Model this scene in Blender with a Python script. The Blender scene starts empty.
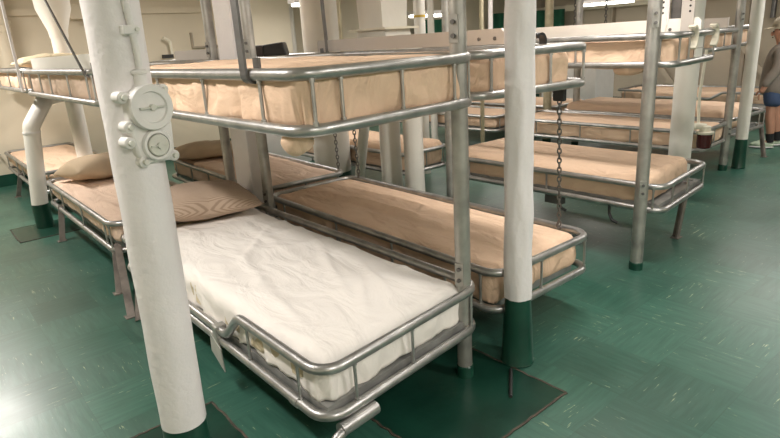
import bpy, bmesh, math, random
from mathutils import Vector, Matrix, noise
random.seed(7)
C = bpy.context.scene.collection
PI = math.pi

# ------------------------------------------------------------------ materials
def new_mat(name, base, rough=.5, metal=0.0, bump=0.0, bscale=60, var=0.0, vscale=6, spec=.5):
    m = bpy.data.materials.new(name); m.use_nodes = True
    nt = m.node_tree; b = nt.nodes['Principled BSDF']
    b.inputs['Roughness'].default_value = rough
    b.inputs['Metallic'].default_value = metal
    b.inputs['Specular IOR Level'].default_value = spec
    tc = nt.nodes.new('ShaderNodeTexCoord')
    if var > 0:
        n = nt.nodes.new('ShaderNodeTexNoise'); n.inputs['Scale'].default_value = vscale
        n.inputs['Detail'].default_value = 5
        nt.links.new(tc.outputs['Object'], n.inputs['Vector'])
        r = nt.nodes.new('ShaderNodeValToRGB')
        r.color_ramp.elements[0].position = .3; r.color_ramp.elements[1].position = .7
        r.color_ramp.elements[0].color = tuple(c*(1-var) for c in base)+(1,)
        r.color_ramp.elements[1].color = tuple(min(1, c*(1+var*.5)) for c in base)+(1,)
        nt.links.new(n.outputs['Fac'], r.inputs['Fac']); nt.links.new(r.outputs['Color'], b.inputs['Base Color'])
    else:
        b.inputs['Base Color'].default_value = base+(1,)
    if bump > 0:
        n2 = nt.nodes.new('ShaderNodeTexNoise'); n2.inputs['Scale'].default_value = bscale
        n2.inputs['Detail'].default_value = 3
        nt.links.new(tc.outputs['Object'], n2.inputs['Vector'])
        bp = nt.nodes.new('ShaderNodeBump'); bp.inputs['Strength'].default_value = bump
        bp.inputs['Distance'].default_value = .01
        nt.links.new(n2.outputs['Fac'], bp.inputs['Height']); nt.links.new(bp.outputs['Normal'], b.inputs['Normal'])
    return m

M = {}
M['rail'] = new_mat('galvanised_rail', (.47, .465, .455), .37, .85, .08, 90, .25, 14)
M['post'] = new_mat('galvanised_post', (.45, .44, .41), .46, .7, .1, 60, .35, 9)
M['yellow_post'] = new_mat('yellowed_post', (.50, .45, .31), .5, .3, .1, 60, .3, 9)
M['dark_steel'] = new_mat('dark_steel', (.16, .155, .15), .5, .6, .1, 80, .3, 12)
M['pan'] = new_mat('painted_pan', (.30, .30, .29), .55, .4, .1, 60, .3, 10)
M['rusty'] = new_mat('worn_leg', (.24, .21, .185), .6, .4, .15, 60, .4, 12)
M['chain'] = new_mat('chain_steel', (.20, .19, .18), .45, .8, 0, 1, .2, 30)
M['white'] = new_mat('white_paint', (.83, .80, .805), .42, 0, .25, 55, .05, 5)
M['fitting'] = new_mat('fitting_paint', (.77, .755, .735), .4, 0, .08, 40, .05, 8)
M['pipe_white'] = new_mat('pipe_white', (.74, .72, .66), .5, 0, .1, 30, .06, 4)
M['cream'] = new_mat('cream_paint', (.70, .64, .51), .6, 0, .06, 12, .07, 1.5)
M['wall'] = new_mat('bulkhead_paint', (.66, .59, .46), .6, 0, .06, 10, .08, 1.2)
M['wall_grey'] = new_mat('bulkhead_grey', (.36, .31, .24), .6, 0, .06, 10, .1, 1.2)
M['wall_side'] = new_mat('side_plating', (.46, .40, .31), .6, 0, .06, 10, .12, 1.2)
M['board'] = new_mat('side_board', (.50, .475, .445), .55, 0, .03, 30, .05, 4)
M['board_white'] = new_mat('side_board_white', (.84, .82, .77), .5, 0, .03, 30, .03, 4)
M['green'] = new_mat('green_paint', (.010, .060, .038), .28, 0, .1, 30, .3, 8)
M['green_patch'] = new_mat('green_patch', (.008, .046, .030), .3, 0, .1, 25, .35, 5)
M['patch_edge'] = new_mat('patch_edge', (.07, .055, .04), .7, 0, .3, 50, .5, 20)
M['peach'] = new_mat('peach_sheet', (.76, .55, .395), .85, 0, .12, 160, .05, 3, .2)
M['peach_pale'] = new_mat('pale_peach_sheet', (.78, .59, .46), .85, 0, .12, 160, .05, 3, .2)
M['sheet'] = new_mat('white_sheet', (.84, .80, .755), .85, 0, .1, 180, .03, 3, .2)
M['ecru'] = new_mat('ecru_cover', (.62, .53, .37), .85, 0, .15, 140, .08, 6, .2)
M['olive'] = new_mat('olive_pillow', (.50, .39, .27), .85, 0, .15, 140, .1, 6, .2)
M['dark_bag'] = new_mat('dark_bag', (.045, .032, .026), .5, 0, .1, 30, .3, 8)
M['black'] = new_mat('black_rubber', (.02, .02, .02), .45)
M['black_hole'] = new_mat('black_hole', (.02, .02, .02), .8)
M['plastic'] = new_mat('cream_plastic', (.74, .70, .58), .45, 0, .05, 40, .06, 10)
M['maroon'] = new_mat('maroon_glass', (.06, .012, .012), .15)
M['band'] = new_mat('yellow_band', (.55, .38, .06), .6)
M['curtain'] = new_mat('green_curtain', (.015, .10, .055), .9, 0, .1, 80, .2, 5)
M['skin'] = new_mat('skin', (.46, .24, .16), .5, 0, .03, 60, .06, 10)
M['hoodie'] = new_mat('grey_hoodie', (.24, .21, .18), .9, 0, .2, 120, .12, 8)
M['shorts'] = new_mat('blue_shorts', (.045, .075, .15), .9, 0, .15, 120, .15, 8)
M['cap'] = new_mat('cap_cloth', (.36, .31, .22), .9, 0, .1, 100, .5, 22)
M['sock'] = new_mat('black_sock', (.015, .015, .017), .9)
M['shoe'] = new_mat('pale_green_shoe', (.50, .60, .45), .6, 0, .1, 60, .3, 25)
M['hair'] = new_mat('dark_hair', (.03, .02, .015), .6)
M['ceiling'] = new_mat('ceiling_paint', (.62, .58, .48), .7, 0, .05, 10, .05, 1.5)
M['ink'] = new_mat('ink_marks', (.04, .035, .03), .8)
M['tag'] = new_mat('tag_plate', (.42, .42, .38), .5, .2, .05, 40, .15, 20)
M['lid'] = new_mat('lid_paint', (.66, .66, .60), .4, 0, .05, 40, .08, 15)

def crumple(m, sc, st, ax=(1,1,1), dist=1.2, fold=True):   # soft cloth folds
    nt = m.node_tree; b = nt.nodes['Principled BSDF']
    tc = nt.nodes.new('ShaderNodeTexCoord'); mp = nt.nodes.new('ShaderNodeMapping'); mp.inputs['Scale'].default_value = ax
    n = nt.nodes.new('ShaderNodeTexNoise'); n.inputs['Scale'].default_value = sc; n.inputs['Detail'].default_value = 4
    n.inputs['Distortion'].default_value = dist; n.inputs['Roughness'].default_value = .45
    ab = nt.nodes.new('ShaderNodeMath'); ab.operation = 'PINGPONG'; ab.inputs[1].default_value = .18
    nt.links.new(tc.outputs['Object'], mp.inputs['Vector']); nt.links.new(mp.outputs['Vector'], n.inputs['Vector'])
    nt.links.new(n.outputs['Fac'], ab.inputs[0])
    bp = nt.nodes.new('ShaderNodeBump'); bp.inputs['Strength'].default_value = st; bp.inputs['Distance'].default_value = .05
    nt.links.new(ab.outputs[0] if fold else n.outputs['Fac'], bp.inputs['Height'])
    old = b.inputs['Normal'].links[0].from_node if b.inputs['Normal'].links else None
    if old: nt.links.new(bp.outputs['Normal'], old.inputs['Normal'])
    else: nt.links.new(bp.outputs['Normal'], b.inputs['Normal'])
crumple(M['peach'], 7, .75, (1.3, .5, .7), 1.0, False); crumple(M['peach_pale'], 7, .7, (1.3, .5, .7), 1.0, False); crumple(M['sheet'], 5.5, .5, (1.6, .7, .6), .8, False); crumple(M['ecru'], 9, .8)
def emis(name, col, s):
    m = bpy.data.materials.new(name); m.use_nodes = True
    b = m.node_tree.nodes['Principled BSDF']
    b.inputs['Base Color'].default_value = col+(1,)
    b.inputs['Emission Color'].default_value = col+(1,)
    b.inputs['Emission Strength'].default_value = s
    return m
M['tube'] = emis('lamp_tube', (1, .96, .86), 9)

def stripe_mat(name, base, dark):       # woven ticking of a striped pillow
    m = new_mat(name, base, .85, 0, 0, 1, 0, 1, .2)
    nt = m.node_tree; b = nt.nodes['Principled BSDF']
    tc = nt.nodes.new('ShaderNodeTexCoord')
    w = nt.nodes.new('ShaderNodeTexWave'); w.inputs['Scale'].default_value = 60; w.inputs['Distortion'].default_value = .25
    w.bands_direction = 'Y'
    nt.links.new(tc.outputs['Object'], w.inputs['Vector'])
    r = nt.nodes.new('ShaderNodeValToRGB'); r.color_ramp.elements[0].color = dark+(1,); r.color_ramp.elements[1].color = base+(1,)
    r.color_ramp.elements[0].position = .1; r.color_ramp.elements[1].position = .5
    nt.links.new(w.outputs['Fac'], r.inputs['Fac']); nt.links.new(r.outputs['Color'], b.inputs['Base Color'])
    return m
M['ticking'] = stripe_mat('ticking_pillow', (.52, .40, .31), (.36, .265, .20))

def floor_mat():                        # marbled green tiles, streaks turning by a right angle from tile to tile
    m = bpy.data.materials.new('green_tile_floor'); m.use_nodes = True
    nt = m.node_tree; L = nt.links; N = nt.nodes; b = N['Principled BSDF']
    tc = N.new('ShaderNodeTexCoord')
    T = 1/.30
    mp = N.new('ShaderNodeMapping'); mp.inputs['Scale'].default_value = (T, T, T)
    L.new(tc.outputs['Object'], mp.inputs['Vector'])
    ck = N.new('ShaderNodeTexChecker'); ck.inputs['Scale'].default_value = 1
    ck.inputs['Color1'].default_value = (0, 0, 0, 1); ck.inputs['Color2'].default_value = (1, 1, 1, 1)
    off = N.new('ShaderNodeVectorMath'); off.inputs[1].default_value = (.0, .0, .5)
    L.new(mp.outputs['Vector'], off.inputs[0]); L.new(off.outputs['Vector'], ck.inputs['Vector'])
    fl = N.new('ShaderNodeVectorMath'); fl.operation = 'FLOOR'; L.new(off.outputs['Vector'], fl.inputs[0])
    wn = N.new('ShaderNodeTexWhiteNoise'); L.new(fl.outputs['Vector'], wn.inputs['Vector'])
    def streak(sx, sy, sc, seed):
        q = N.new('ShaderNodeMapping'); q.inputs['Scale'].default_value = (sx, sy, 1); q.inputs['Location'].default_value = (seed, seed*1.7, seed)
        L.new(tc.outputs['Object'], q.inputs['Vector'])
        ad = N.new('ShaderNodeVectorMath'); ad.operation = 'MULTIPLY_ADD'
        ad.inputs[1].default_value = (7, 7, 7)
        L.new(wn.outputs['Color'], ad.inputs[0]); L.new(q.outputs['Vector'], ad.inputs[2])
        n = N.new('ShaderNodeTexNoise'); n.inputs['Scale'].default_value = sc; n.inputs['Detail'].default_value = 4; n.inputs['Roughness'].default_value = .6
        L.new(ad.outputs['Vector'], n.inputs['Vector'])
        return n.outputs['Fac']
    def mixf(a, c, f):
        x = N.new('ShaderNodeMix'); x.data_type = 'FLOAT'
        L.new(f, x.inputs[0]); L.new(a, x.inputs[2]); L.new(c, x.inputs[3]); return x.outputs[0]
    s1 = mixf(streak(1, 9, 6, 3), streak(9, 1, 6, 5), ck.outputs['Fac'])      # broad marbling
    s2 = mixf(streak(1, 10, 11, 11), streak(10, 1, 11, 13), ck.outputs['Fac'])      # pale flecks
    cl = N.new('ShaderNodeTexNoise'); cl.inputs['Scale'].default_value = 2.2; cl.inputs['Detail'].default_value = 3
    L.new(tc.outputs['Object'], cl.inputs['Vector'])
    r1 = N.new('ShaderNodeValToRGB'); e = r1.color_ramp.elements
    e[0].position = .30; e[0].color = (.021, .085, .060, 1)
    e[1].position = .75; e[1].color = (.046, .138, .100, 1)
    L.new(s1, r1.inputs['Fac'])
    hs = N.new('ShaderNodeHueSaturation')
    mr = N.new('ShaderNodeMapRange'); mr.inputs['To Min'].default_value = .82; mr.inputs['To Max'].default_value = 1.15
    L.new(wn.outputs['Value'], mr.inputs['Value']); L.new(mr.outputs['Result'], hs.inputs['Value']); L.new(r1.outputs['Color'], hs.inputs['Color'])
    # flecks only where a patchy mask allows
    su = N.new('ShaderNodeMath'); su.operation = 'MULTIPLY_ADD'; su.inputs[1].default_value = .22; L.new(cl.outputs['Fac'], su.inputs[0]); L.new(s2, su.inputs[2])
    r2 = N.new('ShaderNodeValToRGB'); e = r2.color_ramp.elements
    e[0].position = .775; e[0].color = (0, 0, 0, 1); e[1].position = .82; e[1].color = (1, 1, 1, 1)
    L.new(su.outputs[0], r2.inputs['Fac'])
    mx = N.new('ShaderNodeMix'); mx.data_type = 'RGBA'
    L.new(r2.outputs['Color'], mx.inputs[0]); L.new(hs.outputs['Color'], mx.inputs[6]); mx.inputs[7].default_value = (.36, .42, .26, 1)
    # joints
    fr = N.new('ShaderNodeVectorMath'); fr.operation = 'FRACTION'; L.new(mp.outputs['Vector'], fr.inputs[0])
    sp = N.new('ShaderNodeSeparateXYZ'); L.new(fr.outputs['Vector'], sp.inputs[0])
    def edge(o):
        a = N.new('ShaderNodeMath'); a.operation = 'LESS_THAN'; a.inputs[1].default_value = .008; L.new(o, a.inputs[0]); return a.outputs[0]
    mm = N.new('ShaderNodeMath'); mm.operation = 'MAXIMUM'; L.new(edge(sp.outputs['X']), mm.inputs[0]); L.new(edge(sp.outputs['Y']), mm.inputs[1])
    ms = N.new('ShaderNodeMath'); ms.operation = 'MULTIPLY'; ms.inputs[1].default_value = .4; L.new(mm.outputs[0], ms.inputs[0])
    m2 = N.new('ShaderNodeMix'); m2.data_type = 'RGBA'; L.new(ms.outputs[0], m2.inputs[0]); L.new(mx.outputs[2], m2.inputs[6]); m2.inputs[7].default_value = (.008, .035, .022, 1)
    L.new(m2.outputs[2], b.inputs['Base Color'])
    rr = N.new('ShaderNodeMapRange'); rr.inputs['From Min'].default_value = .3; rr.inputs['From Max'].default_value = .7
    rr.inputs['To Min'].default_value = .30; rr.inputs['To Max'].default_value = .40
    L.new(cl.outputs['Fac'], rr.inputs['Value']); L.new(rr.outputs['Result'], b.inputs['Roughness'])
    b.inputs['Specular IOR Level'].default_value = .9
    bp = N.new('ShaderNodeBump'); bp.inputs['Strength'].default_value = .08; bp.inputs['Distance'].default_value = .004
    L.new(s1, bp.inputs['Height']); L.new(bp.outputs['Normal'], b.inputs['Normal'])
    return m
M['floor'] = floor_mat()

# ------------------------------------------------------------------ mesh helpers
class MB:
    def __init__(s): s.v = []; s.f = []
    def add(s, vs, fs):
        k = len(s.v); s.v += [Vector(p) for p in vs]; s.f += [tuple(i+k for i in f) for f in fs]; return s
    def box(s, a, b):
        x0, y0, z0 = a; x1, y1, z1 = b
        return s.add([(x0,y0,z0),(x1,y0,z0),(x1,y1,z0),(x0,y1,z0),(x0,y0,z1),(x1,y0,z1),(x1,y1,z1),(x0,y1,z1)],
                     [(3,2,1,0),(4,5,6,7),(0,1,5,4),(1,2,6,5),(2,3,7,6),(3,0,4,7)])
    def tube(s, pts, r, seg=10, closed=False, cap=True):
        pts = [Vector(p) for p in pts]; n = len(pts)
        rs = r if isinstance(r, (list, tuple)) else [r]*n
        t0 = (pts[1]-pts[0]).normalized()
        up = Vector((0,0,1)) if abs(t0.z) < .9 else Vector((1,0,0))
        u = (up - t0*up.dot(t0)).normalized(); vs = []
        for i, p in enumerate(pts):
            if closed: a, b = pts[i-1], pts[(i+1) % n]
            else: a, b = pts[max(0,i-1)], pts[min(n-1,i+1)]
            t = (b-a).normalized(); u = (u - t*u.dot(t)).normalized(); w = t.cross(u)
            for k in range(seg):
                q = 2*PI*k/seg; vs.append(p + (u*math.cos(q)+w*math.sin(q))*rs[i])
        fs = []
        for i in range(n if closed else n-1):
            j = (i+1) % n
            for k in range(seg):
                l = (k+1) % seg; fs.append((i*seg+k, i*seg+l, j*seg+l, j*seg+k))
        if cap and not closed:
            fs.append(tuple(reversed(range(seg)))); fs.append(tuple((n-1)*seg+k for k in range(seg)))
        return s.add(vs, fs)
    def strip(s, pts, wdir, w, th):      # flat bar along pts, width w along wdir, thickness th
        pts = [Vector(p) for p in pts]; wdir = Vector(wdir).normalized(); n = len(pts); vs = []
        for i, p in enumerate(pts):
            t = (pts[min(n-1,i+1)]-pts[max(0,i-1)]).normalized(); nn = t.cross(wdir).normalized()
            for a, b in ((-1,-1),(1,-1),(1,1),(-1,1)): vs.append(p+wdir*a*w/2+nn*b*th/2)
        fs = []
        for i in range(n-1):
            for k in range(4):
                l = (k+1)%4; fs.append((i*4+k, i*4+l, i*4+4+l, i*4+4+k))
        fs.append((3,2,1,0)); fs.append(tuple((n-1)*4+k for k in range(4)))
        return s.add(vs, fs)
    def lathe(s, prof, o=(0,0,0), seg=24, axis='Z', cap=True):
        o = Vector(o); vs = []; n = len(prof)
        for r, h in prof:
            for k in range(seg):
                q = 2*PI*k/seg; c, d = r*math.cos(q), r*math.sin(q)
                vs.append(o + (Vector((c,d,h)) if axis == 'Z' else Vector((c,-h,d)) if axis == 'Y' else Vector((h,c,d))))
        fs = [(i*seg+k, i*seg+(k+1)%seg, (i+1)*seg+(k+1)%seg, (i+1)*seg+k) for i in range(n-1) for k in range(seg)]
        if cap: fs.append(tuple(reversed(range(seg)))); fs.append(tuple((n-1)*seg+k for k in range(seg)))
        return s.add(vs, fs)
    def ball(s, c, r, sx=1, sy=1, sz=1, n=12):
        prof = [(max(1e-4, r*math.sin(PI*i/n)), -r*math.cos(PI*i/n)) for i in range(n+1)]
        k = len(s.v); s.lathe(prof, (0,0,0), 2*n)
        for i in range(k, len(s.v)):
            p = s.v[i]; s.v[i] = Vector((p.x*sx+c[0], p.y*sy+c[1], p.z*sz+c[2]))
        return s
    def warp(s, fn):
        s.v = [Vector(fn(p)) for p in s.v]; return s

def obj(name, mb, mat, parent=None, local=False, smooth=True, bevel=0, origin=None):
    me = bpy.data.meshes.new(name)
    o = bpy.data.objects.new(name, me); C.objects.link(o)
    off = Vector((0,0,0))
    if parent is not None:
        o.parent = parent
        if not local:
            p = parent
            while p is not None: off += p.location; p = p.parent
    elif origin is not None:
        off = Vector(origin); o.location = off
    me.from_pydata([tuple(v-off) for v in mb.v], [], mb.f); me.update()
    bm = bmesh.new(); bm.from_mesh(me); bmesh.ops.recalc_face_normals(bm, faces=bm.faces); bm.to_mesh(me); bm.free()
    me.materials.append(M[mat] if isinstance(mat, str) else mat)
    if smooth:
        for p in me.polygons: p.use_smooth = True
        try: me.set_sharp_from_angle(angle=math.radians(42))
        except Exception: pass
    if bevel:
        b = o.modifiers.new('bevel', 'BEVEL'); b.width = bevel; b.segments = 2; b.limit_method = 'ANGLE'
    return o
def empty(name, loc, rz=0, parent=None):
    o = bpy.data.objects.new(name, None); o.empty_display_size = .1; o.location = loc; o.rotation_euler = (0,0,rz)
    if parent: o.parent = parent
    C.objects.link(o); return o
def tag(o, label, cat, group=None):
    o['label'] = label; o['category'] = cat; o['kind'] = 'thing'
    if group: o['group'] = group
    return o
def struct(name, mb, mat, smooth=False, label=None, cat='room'):
    o = obj(name, mb, mat, smooth=smooth); o['kind'] = 'structure'; o['category'] = cat
    o['label'] = label or ('painted ' + name.replace('_', ' ') + ' of the berthing compartment'); return o
def roundpath(pts, rad, n=6, closed=False):
    pts = [Vector(p) for p in pts]; out = []; m = len(pts)
    for i, p in enumerate(pts):
        if not closed and i in (0, m-1): out.append(p); continue
        a = pts[i-1]-p; b = pts[(i+1) % m]-p
        ang = a.angle(b)
        if ang > PI-.02: out.append(p); continue
        d = min(rad/math.tan(ang/2), a.length*.48, b.length*.48)
        a.normalize(); b.normalize(); r = d*math.tan(ang/2)
        c = p+(a+b).normalized()*(r/math.sin(ang/2)); s0 = p+a*d-c; s1 = p+b*d-c
        tot = s0.angle(s1)
        for k in range(n+1):
            t = k/n; out.append(c+(s0*math.sin((1-t)*tot)+s1*math.sin(t*tot))/math.sin(tot))
    return out

# ------------------------------------------------------------------ bedding
def drape(x0, x1, y0, y1, zt, drop, r, step, seed, wr=.006, fold=.012, along=(6, 1.6), ragged=0.0, dome=.0, tuck=True, head_open=False, creases=()):
    """soft covered block: flat top, rounded edges, folded sides."""
    mb = MB(); ix0, ix1, iy0, iy1 = x0+r, x1-r, y0+r, y1-r
    ext = drop-r+r*PI/2
    def axis(a, b, lo=True, hi=True):
        L = b-a; n = max(4, int(L/step)); s = [a+L*i/n for i in range(n+1)]
        ne = max(6, int(ext/(step*.8)))
        e = [ext*(i+1)/ne for i in range(ne)]
        return ([a-k for k in reversed(e)] if lo else []) + s + ([b+k for k in e] if hi else [])
    us = axis(ix0, ix1); vs_ = axis(iy0, iy1, True, not head_open)
    if head_open: vs_ = vs_ + [iy1+r*.5, y1]
    S = Vector((seed*13.7, seed*7.1, seed*3.3)); P = []
    for v in vs_:
        for u in us:
            px = min(max(u, ix0), ix1); py = min(max(v, iy0), iy1 if not head_open else 1e9)
            dx, dy = u-px, v-py; l = math.hypot(dx, dy); d = max(abs(dx), abs(dy))
            if l > 1e-9: e = Vector((dx/l, dy/l, 0))
            else: e = Vector((0,0,0))
            h = r*math.sin(min(d/r, PI/2)); z = r*(1-math.cos(min(d/r, PI/2)))+max(0, d-r*PI/2)
            p = Vector((px, py, zt-z))+e*h
            side = min(1, z/max(drop, 1e-6))
            q = Vector((px+e.x*.12, py+e.y*.12, 0))
            f = noise.noise(q*10+S+Vector((0,0,side*.9)))*.6+noise.noise(q*23+S+Vector((0,0,side*1.6)))*.4
            p += e*f*fold*min(1, side*1.5+.1)
            if ragged and side > .5:
                p.z += (noise.noise(q*7+S*2)+.3)*ragged*(side-.5)*2
                p += e*abs(noise.noise(q*5+S*3))*ragged*.5*(side-.5)
            if tuck and side > .86: p -= e*(side-.86)*.10
            top = 1-side
            w = noise.fractal(Vector((px*along[0], py*along[1], 0))+S, 1.0, 2.0, 3)
            w2 = 1-abs(noise.noise(Vector((px*along[0]*1.3+py*.9, py*along[1]*1.2, 5))+S))
            p.z += top*(w*wr+(w2**5)*wr*.9)
            for (ax, ay, bx, by, amp, wd) in creases:
                ab = Vector((bx-ax, by-ay)); t = max(0, min(1, (Vector((px-ax, py-ay))).dot(ab)/ab.length_squared))
                dd = (Vector((px-ax, py-ay))-ab*t).length
                dd += noise.noise(Vector((px*5, py*5, seed)))*.012
                p.z += top*amp*math.exp(-(dd/wd)**2)*math.sin(PI*min(1, max(.02, t)))
            if dome:
                a = (px-x0)/(x1-x0); b = (py-y0)/(y1-y0); p.z += dome*math.sin(PI*max(0,min(1,a)))**.6*math.sin(PI*max(0,min(1,b)))**.4*top
            P.append(p)
    n = len(us); F = [(j*n+i, j*n+i+1, (j+1)*n+i+1, (j+1)*n+i) for j in range(len(vs_)-1) for i in range(n-1)]
    mb.add(P, F)
    return mb
def closed_bottom(mb, z):
    pass

def skew(k, x0, y0, y1, kx=0):
    def fn(p):
        t = (p.y-y0)/(y1-y0)
        return (p.x+kx*(p.y-y0), p.y+k*(p.x-x0)*(1-t), p.z)
    return fn

# ------------------------------------------------------------------ bunks
RR = .0175
def bunk(label, x0, x1, y0, y1, zb, zt, k=0, kx=0, group='steel framed bunks', foot=(.12, .5, .9), left=(.12, .3, .5, .7, .9), right=(.1, .5, .9), head=(.5,), dip=None, rdip=None, seg=10, legs=(), r=RR, cr=.085, pan=True, pin=.06, panmat='pan'):
    W = skew(k, x0, y0, y1, kx)
    root = empty('bunk_bed', ((x0+x1)/2, (y0+y1)/2, zb)); tag(root, label, 'bunk bed', group)
    a, b, c, d = x0+r, x1-r, y0+r, y1-r
    corners = [(a,c,zb),(b,c,zb),(b,d,zb),(a,d,zb)]
    obj('bottom_rail', MB().tube(roundpath(corners, cr, 6, True), r, seg, True).warp(W), 'rail', root)
    L = d-c
    def ztop(side, t):
        dp = dip if side == 'l' else rdip if side == 'r' else None
        if dp and dp[0] <= t <= dp[1]: return dp[2]
        return zt
    pts = [(a,c,zt),(b,c,zt)]
    if rdip:
        s, e, zd = rdip
        pts += [(b,c+L*(s-.03),zt),(b,c+L*(s+.035),zd),(b,c+L*(e-.035),zd),(b,c+L*(e+.03),zt)]
    pts += [(b,d,zt),(a,d,zt)]
    if dip:
        s, e, zd = dip
        pts += [(a,c+L*(e+.03),zt),(a,c+L*(e-.035),zd),(a,c+L*(s+.035),zd),(a,c+L*(s-.03),zt)]
    obj('top_rail', MB().tube(roundpath(pts, cr, 6, True), r, seg, True).warp(W), 'rail', root)
    def up(x, y, z1):
        mb = MB().tube([(x,y,zb+r*.6),(x,y,zb+r+.006),(x,y,zb+r+.0065),(x,y,z1-r-.006),(x,y,z1-r-.0055),(x,y,z1-r*.6)], [.0085,.0085,.0058,.0058,.0085,.0085], 8)
        obj('upright', mb.warp(W), 'rail', root)
    for t in foot: up(a+(b-a)*t, c, zt)
    for t in head: up(a+(b-a)*t, d, zt)
    for t in left:
        if ztop('l', t) == zt: up(a, c+L*t, zt)
    for t in right:
        if ztop('r', t) == zt: up(b, c+L*t, zt)
    if pan:
        i = pin
        mb = MB()
        X0, X1, Y0, Y1 = a+i, b-i, c+i, d-i; w = .03; zz = zb+.032; zl = zb-.016
        for q in ((X0,Y0,X1,Y0+w),(X0,Y1-w,X1,Y1),(X0,Y0+w,X0+w,Y1-w),(X1-w,Y0+w,X1,Y1-w)):
            mb.box((q[0],q[1],zl),(q[2],q[3],zz))
        mb.box((X0+w,Y0+w,zz-.02),(X1-w,Y1-w,zz-.012))
        for t in (.25,.5,.75):
            yy = Y0+(Y1-Y0)*t; mb.box((X0+w,yy-.012,zl),(X1-w,yy+.012,zz-.02))
        obj('bed_pan', mb.warp(W), panmat, root, smooth=False)
    for (lx, ly, tx, ty) in legs:
        mb = MB().strip([(tx,ty,zb+.03),(lx,ly,0)], (1,0,0), .04, .012)
        mb.strip([(tx+.016,ty+.016,zb+.03),(lx+.016,ly+.016,0)], (0,1,0), .04, .010)
        mb.box((lx-.03,ly-.02,0),(lx+.03,ly+.03,.006))
        obj('leg', mb, 'rusty', root, smooth=False)
    return root, W

def mattress(label, x0, x1, y0, y1, zb, ztop, W, mat='peach', step=.03, seed=1, group='covered mattresses', r=.05, **kw):
    z0 = zb
    mb = drape(x0, x1, y0, y1, ztop, ztop-z0, r, step, seed, **kw)
    mb.warp(W)
    o = obj('mattress', mb, mat, origin=((x0+x1)/2, (y0+y1)/2, z0))
    return tag(o, label, 'mattress', group)

# ================================================================== SETTING
XL, XR, YB, YF, ZC = -1.6, 9.7, -2.6, 7.6, 2.2
struct('floor', MB().box((XL,YB,-.05),(XR,YF,0)), 'floor', label='glossy green marbled tile floor', cat='floor')
struct('ceiling', MB().box((XL,YB,ZC),(XR,YF,ZC+.05)), 'ceiling', label='cream painted steel deckhead', cat='ceiling')
struct('wall_back', MB().box((XL,YF,0),(XR,YF+.05,ZC)), 'wall', label='cream painted bulkhead behind the left row of bunks', cat='wall')
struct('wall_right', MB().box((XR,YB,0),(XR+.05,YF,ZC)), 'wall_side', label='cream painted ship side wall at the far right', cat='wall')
struct('wall_left', MB().box((XL-.05,YB,0),(XL,YF,ZC)), 'cream', label='cream painted bulkhead beside the left aisle', cat='wall')
struct('wall_front', MB().box((XL,YB-.05,0),(XR,YB,ZC)), 'cream', label='cream painted bulkhead behind the viewer', cat='wall')
struct('baseboard_back', MB().box((XL,YF-.012,0),(XR,YF,.13)), 'green', label='dark green painted foot of the back bulkhead', cat='baseboard')
struct('baseboard_right', MB().box((XR-.012,YB,0),(XR,YF-.012,.13)), 'green', label='dark green painted foot of the far side wall', cat='baseboard')
mb = MB(); mb.box((XL,YF-.05,1.79),(4.2,YF,1.86))
struct('trim_1', mb, 'wall', label='horizontal plate edge across the back bulkhead', cat='trim')
tn = 2
for y in (1.2, 1.9, 2.6, 3.3, 4.0, 4.7, 5.4, 6.1, 6.8):
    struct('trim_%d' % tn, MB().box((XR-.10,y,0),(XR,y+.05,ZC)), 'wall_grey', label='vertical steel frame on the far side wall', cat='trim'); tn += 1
for i, y in enumerate((1.9, 3.2, 4.6)):
    struct('trim_%d' % tn, MB().strip([(XR-.13,y-.5,.15),(XR-.13,y+.3,1.15)], (0,.77,-.62), .07, .04), 'wall_side', label='diagonal steel brace on the far side wall', cat='trim'); tn += 1
struct('trim_%d' % tn, MB().box((XR-.14,YB,1.62),(XR,YF,1.72)), 'cream', label='long pale ledge high on the far side wall', cat='trim'); tn += 1

# floor paint patches round the pillar feet (thin raised squares with a worn edge)
def patch(n, x0, x1, y0, y1, lab):
    o = obj('floor_patch', MB().box((x0,y0,0),(x1,y1,.003)), 'green_patch', smooth=False)
    o['kind'] = 'structure'; o['label'] = lab; o['category'] = 'floor'
    mb = MB(); w = .009
    segs = [((x0,y0),(x1,y0)),((x1,y0),(x1,y1)),((x1,y1),(x0,y1)),((x0,y1),(x0,y0))]
    for (a, b), (c, d) in segs:
        P = []; m = 26
        for i in range(m+1):
            t = i/m; P.append((a+(c-a)*t+noise.noise((i*.9,n,a))*.006, b+(d-b)*t+noise.noise((i*.9,n,b+3))*.006, .003))
        mb.strip(P, (0,1,0) if abs(c-a) > abs(d-b) else (1,0,0), w, .003)
    e = obj('worn_edge', mb, 'patch_edge', o)
patch(1, .16, .668, 1.15, 1.975, 'dark green repainted floor square round the foot of the nearest white pillar')
patch(2, 1.05, 1.672, 1.048, 1.78, 'dark green repainted floor square beside the rough white pillar')
patch(3, .48, .92, 5.02, 5.50, 'dark green repainted floor square round the bent white pipe')

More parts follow.
